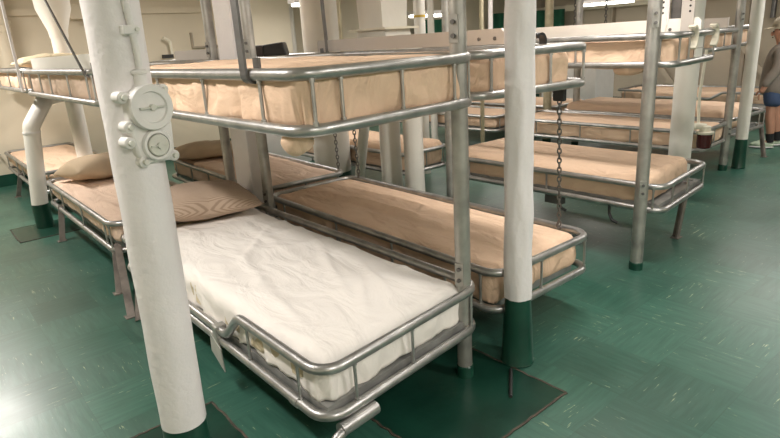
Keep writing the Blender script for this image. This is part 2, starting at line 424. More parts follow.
# ================================================================== PILLARS AND POSTS
def pillar(label, x, y, r, zg, ztop, flare=.012, mat='white', lump=.0012, seed=1, group=None, base=True, lean=(0,0)):
    root = empty('pillar', (x,y,0)); tag(root, label, 'pillar', group)
    mb = MB(); n = 60; seg = 36; vs = []; z0 = zg if base else 0
    for i in range(n+1):
        z = z0+(ztop-z0)*i/n
        for k in range(seg):
            q = 2*PI*k/seg; rr = r+lump*noise.noise((math.cos(q)*2.2, math.sin(q)*2.2, z*7+seed*9))*2
            vs.append((x+rr*math.cos(q)+lean[0]*(z-z0), y+rr*math.sin(q)+lean[1]*(z-z0), z))
    fs = [(i*seg+k, i*seg+(k+1)%seg, (i+1)*seg+(k+1)%seg, (i+1)*seg+k) for i in range(n) for k in range(seg)]
    fs.append(tuple(reversed(range(seg)))); fs.append(tuple(n*seg+k for k in range(seg)))
    mb.add(vs, fs); obj('shaft', mb, mat, root)
    if base:
        obj('painted_base', MB().lathe([(r+flare,0.003),(r+flare+.003,.008),(r+flare,.014),(r+flare*.5,zg*.5),(r-.002,zg)], (x,y,0), 36), 'green', root)
    return root
pillar('large white painted pillar in the left foreground carrying a round-lidded junction box', .411, 1.467, .0615, .325, ZC, .004, lean=(.011,-.009))
pillar('white rough-wrapped pillar with green base at the foot of the middle lower bunk', 1.733, 1.322, .054, .294, ZC, .012, lump=.003, seed=4)
pillar('slim white pillar with dark green base beside the boy in the grey hoodie', 5.78, 1.925, .050, .27, ZC, .006, 'pipe_white', .001, 6)

def post(label, x, y, r, ztop, mat='post', band=.05, bolts=(), bang=-2.2, group='galvanised bunk posts', z0=0):
    root = empty('support_post', (x,y,z0)); tag(root, label, 'post', group)
    obj('shaft', MB().tube([(x,y,z0),(x,y,ztop)], r, 20), mat, root)
    if band: obj('base_band', MB().lathe([(r+.004,0),(r+.004,band),(r,band+.004)], (x,y,0), 20), 'green', root)
    for z in bolts:
        c = Vector((x+math.cos(bang)*r, y+math.sin(bang)*r, z)); d = Vector((math.cos(bang), math.sin(bang), 0))
        br = obj('bracket', MB().strip([c+Vector((0,0,-.045)), c+Vector((0,0,.045))], (-d.y,d.x,0), .034, .008), 'post', root, smooth=False)
        for s in (-.022, .022):
            p = c+Vector((0,0,s)); obj('bolt', MB().tube([p, p+d*.012], .008, 8), 'dark_steel', br)
    return root
post('galvanised post at the foot corner of the white-sheeted bunk', 1.497, 1.400, .0295, ZC, bolts=(1.335, .452), bang=-2.85)
post('galvanised post with bolted clip at the corner of the right-hand peach bunk', 2.965, 1.445, .034, ZC, bolts=(.47, 1.34), bang=-2.5, band=.04)
post('galvanised post at the head of the white-sheeted bunk, behind the hanging bar', 1.612, 3.115, .031, ZC, band=.05, bolts=(.44, 1.32), bang=-2.6)
post('grey post left of the square white column behind the striped pillow', 1.60, 3.60, .031, ZC, band=.05, bolts=(.44, 1.32), bang=-2.9)
post('thin galvanised post in the aisle behind the foreground post, beyond the middle lower bunk', 3.02, 2.93, .031, ZC)
post('brown-grey post left of the slim green-based pillar', 5.62, 2.0, .034, ZC, bolts=(.36,1.33), bang=-2.2)
post('yellowed post standing behind the rough white pillar, at the far bunk heads', 5.95, 4.13, .048, ZC, 'yellow_post')
post('grey post at the far bunk heads, above the foot chain of the middle bunks', 5.95, 3.74, .038, ZC)
# square white column between the two head posts
root = empty('box_column', (1.635,3.35,0)); tag(root, 'square white painted column between two grey posts behind the striped pillow', 'column')
obj('shaft', MB().box((1.575,3.24,.14),(1.695,3.46,ZC)), 'white', root, smooth=False, bevel=.008)
obj('painted_base', MB().box((1.570,3.235,0),(1.70,3.465,.14)), 'green', root, smooth=False)

def pipe(name, label, pts, r, mat='pipe_white', seg=16, cat='pipe', bends=.06, extra=(), group='pipes through the compartment'):
    root = empty(name, pts[0]); tag(root, label, cat, group)
    obj('pipe_run', MB().tube(roundpath(pts, bends, 6), r, seg), mat, root)
    for (nm, z0, z1, rr, mt, x, y) in extra:
        obj(nm, MB().tube([(x,y,z0),(x,y,z1)], rr, seg), mt, root)
    return root
# bent white pipe on the left
pipe('bent_pipe', 'white bent pipe with green foot standing between the two left bunks', [(.715,5.36,.0),(.715,5.36,.2),(.79,5.40,.82),(.97,5.58,1.02),(1.2,5.93,1.02)], .062, bends=.07,
     extra=[('painted_base', 0, .20, .066, 'green', .715, 5.36), ('collar', .765, .78, .066, 'fitting', .783, 5.396)])
pipe('bent_pipe', 'white vertical pipe behind the pillow of the second left bunk', [(1.25,5.97,0),(1.25,5.97,1.05),(1.25,5.97,1.66)], .070,
     extra=[('painted_base', 0, .18, .074, 'green', 1.25, 5.97)])
root = empty('ventilation_funnel', (1.25,5.97,1.62)); tag(root, 'wide white duct narrowing downward above the upper left bunk', 'duct')
obj('duct_body', MB().lathe([(.074,1.50),(.080,1.56),(.14,1.74),(.16,ZC)], (1.25,5.97,0), 24), 'pipe_white', root)
pipe('wall_pipe', 'pale forked pipe on the bulkhead above the far left pillow', [(1.02,7.45,1.0),(1.02,7.45,ZC)], .085, 'wall', extra=[('coupling', 1.62, 1.72, .10, 'wall', 1.02, 7.45), ('flange', 1.70, 1.74, .115, 'wall', 1.02, 7.45)])
obj('branch', MB().tube(roundpath([(1.02,7.44,1.66),(.70,7.44,1.28),(.70,7.44,1.1)], .08), .06, 14), 'wall', bpy.data.objects['wall_pipe'])

# white trunks and pipes in the aisle behind the middle bunk
pillar('fat white trunk pillar behind the corner of the middle upper bunk', 2.93, 4.33, .165, .2, ZC, .004, 'pipe_white', .001, 8, 'white pillars beyond the middle bunk')
pillar('white pillar under the ventilation trunk, left of its twin', 2.79, 3.33, .080, .2, 1.34, .004, 'pipe_white', .001, 9, 'white pillars beyond the middle bunk')
pillar('white pillar under the ventilation trunk, right of its twin and nearer the post', 2.79, 3.07, .072, .2, 1.34, .004, 'pipe_white', .001, 10, 'white pillars beyond the middle bunk')
pipe('bent_pipe', 'slender white pipe with a slight bend left of the twin pillars', [(2.93,3.96,0),(2.93,3.93,.22),(2.91,3.80,.62),(2.91,3.80,1.3)], .044, bends=.15, extra=[('painted_base', 0, .12, .048, 'green', 2.93, 3.96)])
# ventilation trunk
root = empty('air_duct', (2.85,3.3,1.33)); tag(root, 'square white ventilation trunk with a flange above the middle upper bunk', 'duct')
mb = MB()
def frustum(mb, cx, cy, z0, w0, d0, z1, w1, d1):
    mb.add([(cx-w0,cy-d0,z0),(cx+w0,cy-d0,z0),(cx+w0,cy+d0,z0),(cx-w0,cy+d0,z0),(cx-w1,cy-d1,z1),(cx+w1,cy-d1,z1),(cx+w1,cy+d1,z1),(cx-w1,cy+d1,z1)],
           [(3,2,1,0),(4,5,6,7),(0,1,5,4),(1,2,6,5),(2,3,7,6),(3,0,4,7)]); return mb
obj('lower_hopper', frustum(MB(), 2.86, 3.42, 1.30, .12, .18, 1.385, .12, .155), 'pipe_white', root, smooth=False)
obj('flange', MB().box((2.70,3.21,1.385),(3.02,3.63,1.40)), 'plastic', root, smooth=False)
obj('upper_trunk', frustum(MB(), 2.86, 3.42, 1.40, .115, .135, ZC, .15, .15), 'pipe_white', root, smooth=False)

def simple_pole(label, x, y, r, z0, z1, mat='pipe_white', band=None, group='thin poles and pipes in the background'):
    root = empty('pole', (x,y,z0)); tag(root, label, 'pole', group)
    obj('shaft', MB().tube([(x,y,z0),(x,y,z1)], r, 12), mat, root)
    if band: obj('painted_band', MB().tube([(x,y,band),(x,y,band+.02)], r+.004, 12), 'band', root)
simple_pole('cream pole with a yellow band right of the ventilation trunk', 3.95, 4.18, .055, 0, ZC, 'pipe_white', 1.50)
simple_pole('cream pole with a yellow band just left of the foreground post', 3.95, 3.68, .045, 0, ZC, 'pipe_white', 1.50)
simple_pole('thin white pole between the green curtain and the rough white pillar', 5.0, 4.2, .025, 1.3, ZC, 'white')
simple_pole('slender yellow pole left of the ventilation trunk, in front of the fat trunk', 2.62, 3.62, .015, 1.25, ZC, 'yellow_post')
simple_pole('grey pole standing behind the green curtain gap', 4.9, 5.0, .04, 0, ZC, 'pipe_white')
simple_pole('yellowed pole right behind the foreground post top', 4.3, 3.72, .02, 0, ZC, 'yellow_post')

# big white pillar behind the right-hand bunk
pillar('thick white pillar behind the foot of the right-hand peach bunk', 4.52, 1.925, .080, .2, ZC, .004, 'pipe_white', .001, 12)

# ================================================================== NEAR BUNKS
# --- A: white-sheeted lower bunk
GA = 'lower bunks of the left row'
A, WA = bunk('lower steel bunk under the white sheet in the foreground', .745, 1.572, 1.262, 3.24, .222, .385, k=.112, group=GA,
             foot=(.16, .5, .93), left=(.075, .25, .9), right=(.1,.5,.9), dip=(.31, .8, .268), seg=14, cr=.085, panmat='pan', pin=.022)
# rail couplings, clamp and tag plate, sleeve with curved foot
for (x, y) in ((.7625,1.45),(.7625,2.03)):
    p = Vector(WA(Vector((x,y,.222)))); obj('coupling', MB().tube([p+Vector((0,-.02,0)),p+Vector((0,.02,0))], .0205, 14), 'rail', A)
p = Vector(WA(Vector((.7625,2.02,.245))))
cl = obj('clamp', MB().box((p.x-.024,p.y-.018,.198),(p.x+.024,p.y+.018,.290)), 'post', A, smooth=False, bevel=.006)
obj('tag_plate', MB().add([(p.x-.026,p.y-.045,.205),(p.x-.026,p.y+.04,.245),(p.x-.026,p.y+.05,.165),(p.x-.026,p.y-.055,.108),
                           (p.x-.022,p.y-.045,.205),(p.x-.022,p.y+.04,.245),(p.x-.022,p.y+.05,.165),(p.x-.022,p.y-.055,.108)],
                          [(0,1,2,3),(7,6,5,4),(0,4,5,1),(1,5,6,2),(2,6,7,3),(3,7,4,0)]), 'tag', cl, smooth=False)
obj('pivot_sleeve', MB().tube([WA(Vector((.80,1.262,.186))),WA(Vector((.95,1.262,.186)))], .023, 14), 'rail', A)
obj('leg', MB().tube(roundpath([WA(Vector((.88,1.262,.186))),WA(Vector((.77,1.255,.178))),(.735,1.265,.10),(.725,1.32,.0)], .07), .0165, 12), 'rail', A)
obj('leg', MB().strip([(.80,3.12,.25),(.70,2.95,0)], (1,0,0), .035, .02), 'rusty', A, smooth=False)
mattress('thin ecru-covered mattress under the white sheet', .79, 1.50, 1.335, 3.20, .262, .385, WA, 'ecru', .02, 3, r=.04, fold=.03, ragged=.03)
mb = drape(.785, 1.505, 1.318, 3.06, .402, .152, .055, .014, 5, wr=.010, fold=.024, along=(2.6, 3.4), ragged=.035, tuck=False, head_open=True,
           creases=[(1.42,2.7,.95,2.2,.010,.02),(1.45,2.35,1.1,1.55,.011,.02),(1.40,1.9,1.22,1.42,.012,.016),(1.1,2.6,.9,1.7,.009,.03),(1.3,2.9,1.2,2.0,.010,.03),(.95,1.9,.86,1.45,.008,.016),(1.3,1.75,1.05,1.40,.010,.014)]).warp(WA)
o = obj('bed_sheet', mb, 'sheet', origin=(1.12,2.2,.28)); tag(o, 'white cotton sheet spread over the foreground lower bunk', 'bed sheet')
so = o.modifiers.new('thick', 'SOLIDIFY'); so.thickness = .003; so.offset = -1

def pillow(label, c, L, Wd, H, rz, mat, tilt=(0,0), seed=1, group='pillows'):
    n = 30; mb = MB(); vs = []
    for top in (1, -1):
        for j in range(n+1):
            for i in range(n+1):
                u = -1+2*i/n; v = -1+2*j/n
                e = (max(0,1-abs(u)**2.6)*max(0,1-abs(v)**2.6))**.55
                pin = 1-.07*(1-abs(u)**2)*abs(v)**4-.07*(1-abs(v)**2)*abs(u)**4
                x = u*L/2*(1-.06*(1-abs(v))*0)*(1-.06*abs(u)**6*(1-abs(v)))
                y = v*Wd/2*(1-.10*abs(v)**6*(1-abs(u)))
                z = top*H/2*e*(1 if top > 0 else .55)+noise.noise((u*2.2+seed,v*2.2,top))*.012*e+abs(noise.noise((u*5,v*5+seed,3)))*.006*e
                vs.append((x*pin, y*pin, z))
    N = (n+1)**2
    fs = [(k*N+j*(n+1)+i, k*N+j*(n+1)+i+1, k*N+(j+1)*(n+1)+i+1, k*N+(j+1)*(n+1)+i) for k in (0,1) for j in range(n) for i in range(n)]
    mb.add(vs, fs)
    R = Matrix.Rotation(rz,3,'Z') @ Matrix.Rotation(tilt[0],3,'X') @ Matrix.Rotation(tilt[1],3,'Y')
    o = obj('pillow', mb, mat)
    bm = bmesh.new(); bm.from_mesh(o.data); bmesh.ops.remove_doubles(bm, verts=bm.verts, dist=.0008); bmesh.ops.recalc_face_normals(bm, faces=bm.faces); bm.to_mesh(o.data); bm.free()
    o.location = c; o.rotation_euler = R.to_euler()
    return tag(o, label, 'pillow', group)
pillow('brown striped pillow at the head of the white-sheeted bunk', (1.23,3.20,.465), .60, .56, .25, math.radians(-14), 'ticking', (math.radians(-4),math.radians(2)), 2)

# --- D and E: lower bunks further along the left row
D, WD = bunk('peach lower bunk in the left row, partly behind the nearest white pillar', .765, 1.45, 3.46, 5.285, .222, .385, k=.02, group=GA,
             foot=(.12,.5,.9), left=(.035,.09,.40,.72,.95), legs=((.735,3.40,.80,3.55),(.685,3.02,.80,3.50),(.725,4.80,.79,4.92)), seg=12)
mattress('peach-sheeted mattress on the lower bunk behind the nearest white pillar', .80, 1.41, 3.50, 5.25, .268, .385, WD, 'peach_pale', .03, 11, fold=.02, wr=.004)
pillow('tan pillow at the head of the second bunk in the left row', (1.14,4.98,.455), .58, .46, .25, math.radians(12), 'olive', (math.radians(-6),math.radians(4)), 5)
E_, WE = bunk('peach lower bunk at the far left against the bulkhead', .775, 1.47, 5.66, 7.50, .222, .385, group=GA, legs=((.74,6.85,.80,6.75),(.74,5.75,.80,5.8)), seg=10, left=(.08,.27,.45,.62,.95))
mattress('peach-sheeted mattress on the far left lower bunk', .81, 1.43, 5.70, 7.46, .268, .388, WE, 'peach', .035, 13, fold=.025, wr=.004)
# --- B and G: lower bunks of the middle row
GB = 'lower bunks of the middle row'
B, WB = bunk('peach lower bunk in the middle, behind the rough white pillar', 1.655, 2.365, 1.355, 3.32, .222, .385, kx=.02, group=GB, foot=(.12,.43,.93), left=(.05,.35,.6,.9), right=(.07,.5,.9), seg=12)
mattress('peach-sheeted mattress with long creases on the middle lower bunk', 1.69, 2.315, 1.415, 3.28, .230, .392, WB, 'peach', .022, 17, fold=.028, wr=.005, along=(9, .8), dome=.012, ragged=.012,
         creases=[(1.95,1.6,1.98,3.2,.016,.014),(2.12,1.7,2.1,3.1,.015,.013),(1.82,1.9,1.85,3.2,.014,.012),(2.05,2.2,2.04,3.2,.012,.012)])
G_, WG = bunk('pinkish lower bunk behind the head of the middle bunk', 1.74, 2.46, 3.47, 5.40, .222, .385, group=GB, k=-.04, kx=.03, foot=(.12,.5,.9))
mattress('pinkish-sheeted mattress on the bunk behind the white column', 1.78, 2.42, 3.51, 5.36, .25, .395, WG, 'peach_pale', .03, 19, fold=.015, wr=.005)
pillow('olive tan pillow on the pinkish bunk behind the junction box pillar', (2.03,5.0,.455), .62, .44, .17, math.radians(-20), 'olive', (0,0), 9)
# --- C: right-hand lower bunk
GC = 'lower bunks beyond the aisle'
Cc, WC = bunk('peach lower bunk on the right with its bare rail end towards the aisle', 3.02, 3.785, 1.345, 3.02, .33, .463, k=.095, pin=.022, group=GC, foot=(.22,.55,.94), left=(.03,.45,.85), legs=((3.60,1.50,3.62,1.47),), seg=12)
mattress('peach-sheeted mattress on the right-hand lower bunk', 3.05, 3.71, 1.45, 2.98, .358, .51, WC, 'peach', .025, 23, fold=.014, wr=.003, along=(6,.8), creases=[(3.35,1.7,3.4,3.1,.006,.012)])
for (x, y) in ((3.03,1.66),(3.06,2.02)):
    obj('brake_hook', MB().tube(roundpath([(x,y,.335),(x,y,.27),(x-.02,y-.03,.24),(x-.01,y-.06,.225)], .02), .009, 8), 'black', Cc)
obj('latch_box', MB().box((3.05,2.0,.255),(3.10,2.12,.315)), 'dark_steel', Cc, smooth=False)
# --- lower bunks further back
C2, W2 = bunk('peach lower bunk end seen between the white pillars and the thin post', 3.06, 3.62, 3.50, 5.4, .24, .40, group=GC, foot=(.5,.9))
mattress('peach-sheeted mattress seen between the twin white pillars', 3.10, 3.58, 3.54, 5.36, .262, .46, W2, 'peach', .04, 29, fold=.012)
F_, WF = bunk('far peach lower bunk beside the brown-grey post', 4.93, 5.60, 1.93, 3.98, .29, .44, k=.06, group=GC, foot=(.12,.5,.9), left=(.05,.3,.55,.8), seg=8)
mattress('peach-sheeted mattress with gathered sides beside the thick white pillar', 4.97, 5.56, 1.97, 3.94, .30, .445, WF, 'peach', .03, 31, fold=.035, ragged=.015)
F2, WF2 = bunk('far peach lower bunk in line behind the gathered one', 4.93, 5.60, 4.08, 5.9, .29, .44, group=GC, seg=8)
mattress('peach-sheeted mattress of the far bunk row, behind the rough pillar', 4.97, 5.56, 4.12, 5.86, .32, .445, WF2, 'peach', .04, 33, fold=.03)
N_, WN = bunk('far peach lower bunk whose rail ends beside the boy', 5.72, 6.58, 2.00, 3.80, .285, .435, k=-.03, group=GC, foot=(.2,.5,.8,.95), left=(.1,.5,.9), legs=((6.38,1.90,6.50,2.0),), seg=8)
mattress('thick peach-sheeted mattress beside the boy in the hoodie', 5.76, 6.44, 2.10, 3.76, .32, .52, WN, 'peach', .035, 37, fold=.012)
N2, WN2 = bunk('far peach lower bunk behind the chain of the middle upper bunk', 5.95, 6.75, 4.05, 5.9, .28, .43, group=GC, seg=8)
mattress('peach-sheeted mattress of the farthest bunk before the green curtain', 5.99, 6.71, 4.09, 5.86, .30, .46, WN2, 'peach', .04, 39)
M_, WM = bunk('low peach bunk with dipped rail along the far wall', 8.40, 9.20, 2.35, 4.62, .215, .385, group=GC, left=(.06,.25,.4,.52,.66,.8,.94), dip=(.36, .80, .30), seg=8, legs=((8.44,2.42,8.46,2.42),(9.12,2.42,9.14,2.42),(8.44,4.52,8.46,4.52),(9.12,4.52,9.14,4.52)))
mattress('peach-sheeted mattress on the dipped-rail bunk by the far wall', 8.46, 9.14, 2.42, 4.56, .25, .385, WM, 'peach', .035, 41, fold=.05)

# ================================================================== UPPER BUNKS
GU = 'upper bunks hung in the second tier'
UA, WUA = bunk('upper steel bunk with tan mattress hung over the white-sheeted bunk', .785, 1.58, 1.295, 3.06, 1.090, 1.240, k=.085, group=GU, foot=(.06,.19,.51,.84), left=(.12,.35,.6,.85), seg=14, cr=.085)
for t in (.895,):
    p = Vector(WUA(Vector((1.52,1.3125,1.1))))
    obj('guard_rod', MB().tube([p, p+Vector((0,0,.14))], .004, 8), 'rail', UA)
UAM = mattress('tan creased mattress on the upper bunk above the white sheet', .815, 1.485, 1.325, 3.02, 1.082, 1.250, WUA, 'peach', .013, 43, fold=.034, wr=.008, along=(5,1.2), ragged=.014, r=.04, dome=.014)
def droop(par, c, sx, sy, sz, seed, mat='peach'):
    mb = MB().ball((0,0,0), 1, sx, sy, sz, 14); mb.v = [v*(1+.35*noise.noise(v*18+Vector((seed,seed,0))))+Vector(c) for v in mb.v]
    obj('hanging_corner', mb, mat, par)
droop(bpy.data.objects['mattress.007'] if 0 else UAM, (.845,1.41,1.052), .045, .045, .040, 2)
UB, WUB = bunk('upper bunk in the middle behind the rough white pillar', 1.635, 2.315, 1.445, 3.30, 1.090, 1.240, k=-.12, kx=.03, group=GU, foot=(.12,.38,.62,.93), left=(.1,.5,.9), seg=12)
mattress('tan mattress on the middle upper bunk behind the rough white pillar', 1.67, 2.21, 1.475, 3.26, 1.088, 1.238, WUB, 'peach', .02, 47, fold=.014, wr=.003)
UC, WUC = bunk('upper bunk on the right with white side board and strap hooks', 3.02, 3.70, 1.345, 3.25, 1.110, 1.252, k=.09, group=GU, foot=(.1,.32,.66,.95), left=(.04,.3,.6,.9), seg=12)
UCM = mattress('tan mattress on the right-hand upper bunk', 3.05, 3.50, 1.38, 3.21, 1.085, 1.245, WUC, 'peach', .025, 49, fold=.02, wr=.003, ragged=.02)
droop(UCM, (3.07,1.62,1.085), .03, .08, .035, 5)
UD, WUD = bunk('upper left bunk behind the nearest white pillar', .765, 1.45, 3.15, 5.12, 1.09, 1.245, group=GU, foot=(.3,.7), left=(.03,.09,.31,.56,.72,.9), seg=10)
mattress('pale peach mattress with bunched sheet on the upper left bunk', .80, 1.41, 3.19, 5.08, 1.085, 1.238, WUD, 'peach_pale', .03, 53, fold=.03, wr=.003)
UE, WUE = bunk('farthest upper left bunk near the bulkhead', .775, 1.45, 5.17, 7.10, 1.10, 1.25, group=GU, left=(.02,.15,.4,.7))
mattress('tan mattress on the farthest upper left bunk', .81, 1.41, 5.21, 7.05, 1.095, 1.245, WUE, 'peach', .035, 59, fold=.03)
pillow('tan pillow on the farthest upper left bunk', (1.08,5.58,1.30), .56, .40, .13, math.radians(5), 'ecru', (0,0), 12)
UG, WUG = bunk('upper bunk behind the white column, with a dark bag on it', 1.74, 2.46, 3.47, 5.40, 1.09, 1.24, kx=.03, group=GU)
mattress('tan mattress of the upper bunk behind the white column', 1.78, 2.42, 3.51, 5.36, 1.085, 1.24, WUG, 'peach', .035, 61, fold=.015)
UF, WUF = bunk('far upper bunk behind the slim green-based pillar', 4.95, 5.60, 1.93, 3.78, 1.09, 1.225, k=.05, group=GU, foot=(.15,.45,.75), seg=8)
mattress('tan mattress on the far upper bunk left of the slim pillar', 4.99, 5.54, 1.97, 3.74, 1.09, 1.222, WUF, 'peach', .035, 67, fold=.012)
UN, WUN = bunk('far upper bunk beside the head of the boy', 5.70, 6.50, 2.05, 3.80, 1.09, 1.235, k=.05, group=GU, foot=(.2,.5,.8), seg=8)
mattress('tan mattress on the far upper bunk beside the cap of the boy', 5.74, 6.44, 2.09, 3.76, 1.09, 1.23, WUN, 'peach', .035, 71, fold=.012)

# side boards
def board(label, a, b, z0, z1, th=.018, mat='board', cut=0, bolts=(), group='bunk side boards'):
    root = empty('side_board', ((a[0]+b[0])/2,(a[1]+b[1])/2,z0)); tag(root, label, 'side board', group)
    a = Vector((a[0],a[1],0)); b = Vector((b[0],b[1],0)); d = (b-a).normalized(); n = Vector((d.y,-d.x,0))*th/2
    prof = [(a,z0),(b,z0),(b,z1-cut),(b-d*cut,z1),(a+d*cut*.3,z1),(a,z1-cut*.3)]
    vs = [p+Vector((0,0,z))+n for p, z in prof]+[p+Vector((0,0,z))-n for p, z in prof]; k = len(prof)
    fs = [tuple(range(k)), tuple(reversed(range(k,2*k)))]+[(i,(i+1)%k,k+(i+1)%k,k+i) for i in range(k)]
    obj('board_panel', MB().add(vs, fs), mat, root, smooth=False)
    for (t, z) in bolts:
        p = a+(b-a)*t+Vector((0,0,z)); s = -1
        q = Vector((-d.y,d.x,0)); 
        obj('bolt', MB().tube([p-q*(th/2+.006), p+q*(th/2+.006)], .009, 8), 'dark_steel', root)
    return root
board('long taupe side board on the far rail of the middle upper bunk', (2.335,3.50), (2.262,1.80), 1.262, 1.335, mat='board', cut=.03, bolts=((.96,1.29),(.90,1.29)))
board('white side board with perforated brackets on the right-hand upper bunk', (3.60,3.2), (3.585,1.47), 1.262, 1.335, mat='board_white', cut=.02, bolts=((.9,1.275),(.96,1.275)))
board('pale side board on the upper left bunk behind the nearest pillar', (.84,5.02), (.84,3.40), 1.258, 1.335, mat='board_white')
board('grey side board of the upper bunk behind the white column', (1.80,4.75), (1.775,3.66), 1.252, 1.325, mat='board', cut=.05)
board('grey side board of the far upper bunk left of the slim pillar', (5.53,3.7), (5.53,2.05), 1.25, 1.33, mat='board')
board('grey rear side board seen above the right-hand upper bunk', (4.98,5.7), (4.98,3.4), 1.25, 1.34, mat='board')

# white perforated brackets with pencilled strokes
def bracket(label, y, mat, marks):
    root = empty('perforated_bracket', (3.575,y,1.265)); tag(root, label, 'bracket', 'perforated brackets on the white side board')
    x = 3.572
    obj('plate', MB().box((x-.006,y-.035,1.262),(x,y+.035,1.47)), mat, root, smooth=False)
    for z in (1.43,1.40,1.37): obj('hole', MB().tube([(x-.0075,y-.012,z),(x-.005,y-.012,z)], .0065, 8), 'black_hole', root)
    if marks:
        for i, z in enumerate((1.335,1.318,1.302)):
            for j in range(2):
                yy = y+.03-j*.02+i*.004
                obj('pen_stroke', MB().strip([(x-.0068,yy+.008,z-.004),(x-.0068,yy-.008,z+.005)], (0,.4,1), .004, .001), 'ink', root, smooth=False)
bracket('white perforated bracket with pencilled marks on the white side board', 1.70, 'board_white', True)
bracket('grey perforated bracket right of the marked one', 1.545, 'board', False)
root = empty('hanging_bar', (3.60,1.63,1.26)); tag(root, 'dark vertical hanger bar between the two perforated brackets', 'hanger', 'flat hanger bars')
obj('bar', MB().box((3.607,1.605,1.262),(3.617,1.66,ZC)), 'dark_steel', root, smooth=False)
root = empty('hanging_bar', (3.605,1.69,1.35)); tag(root, 'thin white rod rising from the marked bracket', 'hanger', 'flat hanger bars')
obj('rod', MB().tube([(3.578,1.665,1.30),(3.578,1.665,ZC)], .009, 8), 'white', root)

# flat hanger bars hooked round the rails
def hooked_bar(label, x, y, zr, tilt=(0,0), w=.034, side=-1, mat='dark_steel'):
    root = empty('hanging_bar', (x,y,zr)); tag(root, label, 'hanger', 'flat hanger bars')
    R = RR+.005
    top = Vector((x+side*R+tilt[0], y+tilt[1], ZC)); pts = [top, Vector((x+side*R, y, zr))]
    for i in range(1, 9):
        a = PI*i/8; pts.append(Vector((x+side*R*math.cos(a), y, zr-R*math.sin(a))))
    pts.append(Vector((x-side*R, y, zr+.045)))
    obj('bar', MB().strip(pts, (0,1,0), w, .008), mat, root, smooth=False)
    return root
hooked_bar('dark flat hanger bar hooked on the upper bunk rail above the white sheet', .8025, 1.565, 1.24, (0,.01))
hooked_bar('slanting grey hanger bar at the corner of the upper left bunk', .7825, 3.27, 1.245, (0,1.25), .026)
hooked_bar('dark hanger bar on the far rail of the middle upper bunk', 2.30, 3.38, 1.24, (0,.04), .03, 1)
root = empty('hanging_bar', (.76,5.14,1.245)); tag(root, 'thin white hanger rod at the far left upper bunks', 'hanger', 'flat hanger bars')
obj('rod', MB().tube([(.755,5.14,1.10),(.755,5.14,ZC)], .011, 8), 'white', root)

# chains
def chain(label, a, b, L=.036, wire=.0042, hook=None, group='bunk chains'):
    a = Vector(a); b = Vector(b); root = empty('chain', tuple(b)); tag(root, label, 'chain', group)
    n = max(2, int((a-b).length/(L*.76))); mb = MB(); d = (b-a)/n; dn = d.normalized()
    u = dn.orthogonal().normalized(); w = dn.cross(u)
    for i in range(n):
        c = a+d*(i+.5); s = u if i % 2 else w; P = []
        for k in range(10):
            q = 2*PI*k/10; P.append(c+dn*math.cos(q)*L*.5+s*math.sin(q)*L*.27)
        mb.tube(P, wire, 5, True)
    obj('links', mb, 'chain', root)
    if hook:
        obj('clamp', MB().box((a.x-.014,a.y-.028,a.z-.01),(a.x+.014,a.y+.028,a.z+hook)), 'black', root, smooth=False, bevel=.006)
    obj('hook', MB().tube(roundpath([b+Vector((0,0,.03)), b+Vector((.0,.012,.0)), b+Vector((0,0,-.022)), b+Vector((0,-.014,-.006))], .01), .006, 7), 'chain', root)
chain('dark chain with black clamp down to the foot corner of the middle lower bunk', (2.245,1.495,1.02), (2.325,1.53,.40), L=.030, wire=.0036, hook=.06)
chain('chain below the upper bunk down to the corner of the pinkish bunk', (2.44,3.56,1.06), (2.435,3.53,.40))
chain('chain down to the head corner of the middle lower bunk', (2.365,3.22,1.06), (2.375,3.20,.40))
chain('far chain seen below the right-hand upper bunk, left of the lockers', (6.62,4.5,1.10), (6.62,4.5,.49), .05, .006)
chain('left one of two far chains above the white side board', (6.9,4.4,1.35), (6.9,4.4,ZC), .05, .006)
chain('right one of two far chains above the white side board', (6.95,4.0,1.35), (6.95,4.0,ZC), .05, .006)

# black hook on UB rail, cream strap hooks on UC
root = empty('strap_hook', (2.02,1.42,1.26)); tag(root, 'black strap hook over the rail of the middle upper bunk', 'hook', 'strap hooks')
p = Vector(WUB(Vector((2.03,1.4625,1.24))))
obj('strap', MB().strip([p+Vector((math.cos(a)*.03-.03, .02, math.sin(a)*.032+.03)) for a in [(-.3+2.9*i/10) for i in range(11)]], (0,1,0), .03, .010), 'black', root)
for nm, t, lab in (('a', .34, 'cream plastic strap hook left of the white hanging card'), ('b', .90, 'cream plastic strap hook at the end of the right-hand upper bunk')):
    p = Vector(WUC(Vector((3.02+.6*t,1.3625,1.252))))
    root = empty('strap_hook', tuple(p)); tag(root, lab, 'hook', 'strap hooks')
    pts = [p+Vector((.014+math.sin(a)*.034, -.012, -.02+math.cos(a)*.058)) for a in [(-.5+3.3*i/12) for i in range(13)]]
    obj('strap', MB().strip(pts, (0,1,0), .035, .012), 'plastic', root)
p = Vector(WUC(Vector((3.02+.6*.66,1.37,1.18))))
root = empty('hanging_card', tuple(p)); tag(root, 'white metal plate between the rails at the end of the right-hand upper bunk', 'plate')
obj('plate', MB().box((p.x-.045,p.y-.004,1.115),(p.x+.045,p.y+.004,1.24)), 'board_white', root, smooth=False)
obj('seam', MB().box((p.x-.045,p.y-.007,1.172),(p.x+.045,p.y-.004,1.176)), 'board', root, smooth=False)

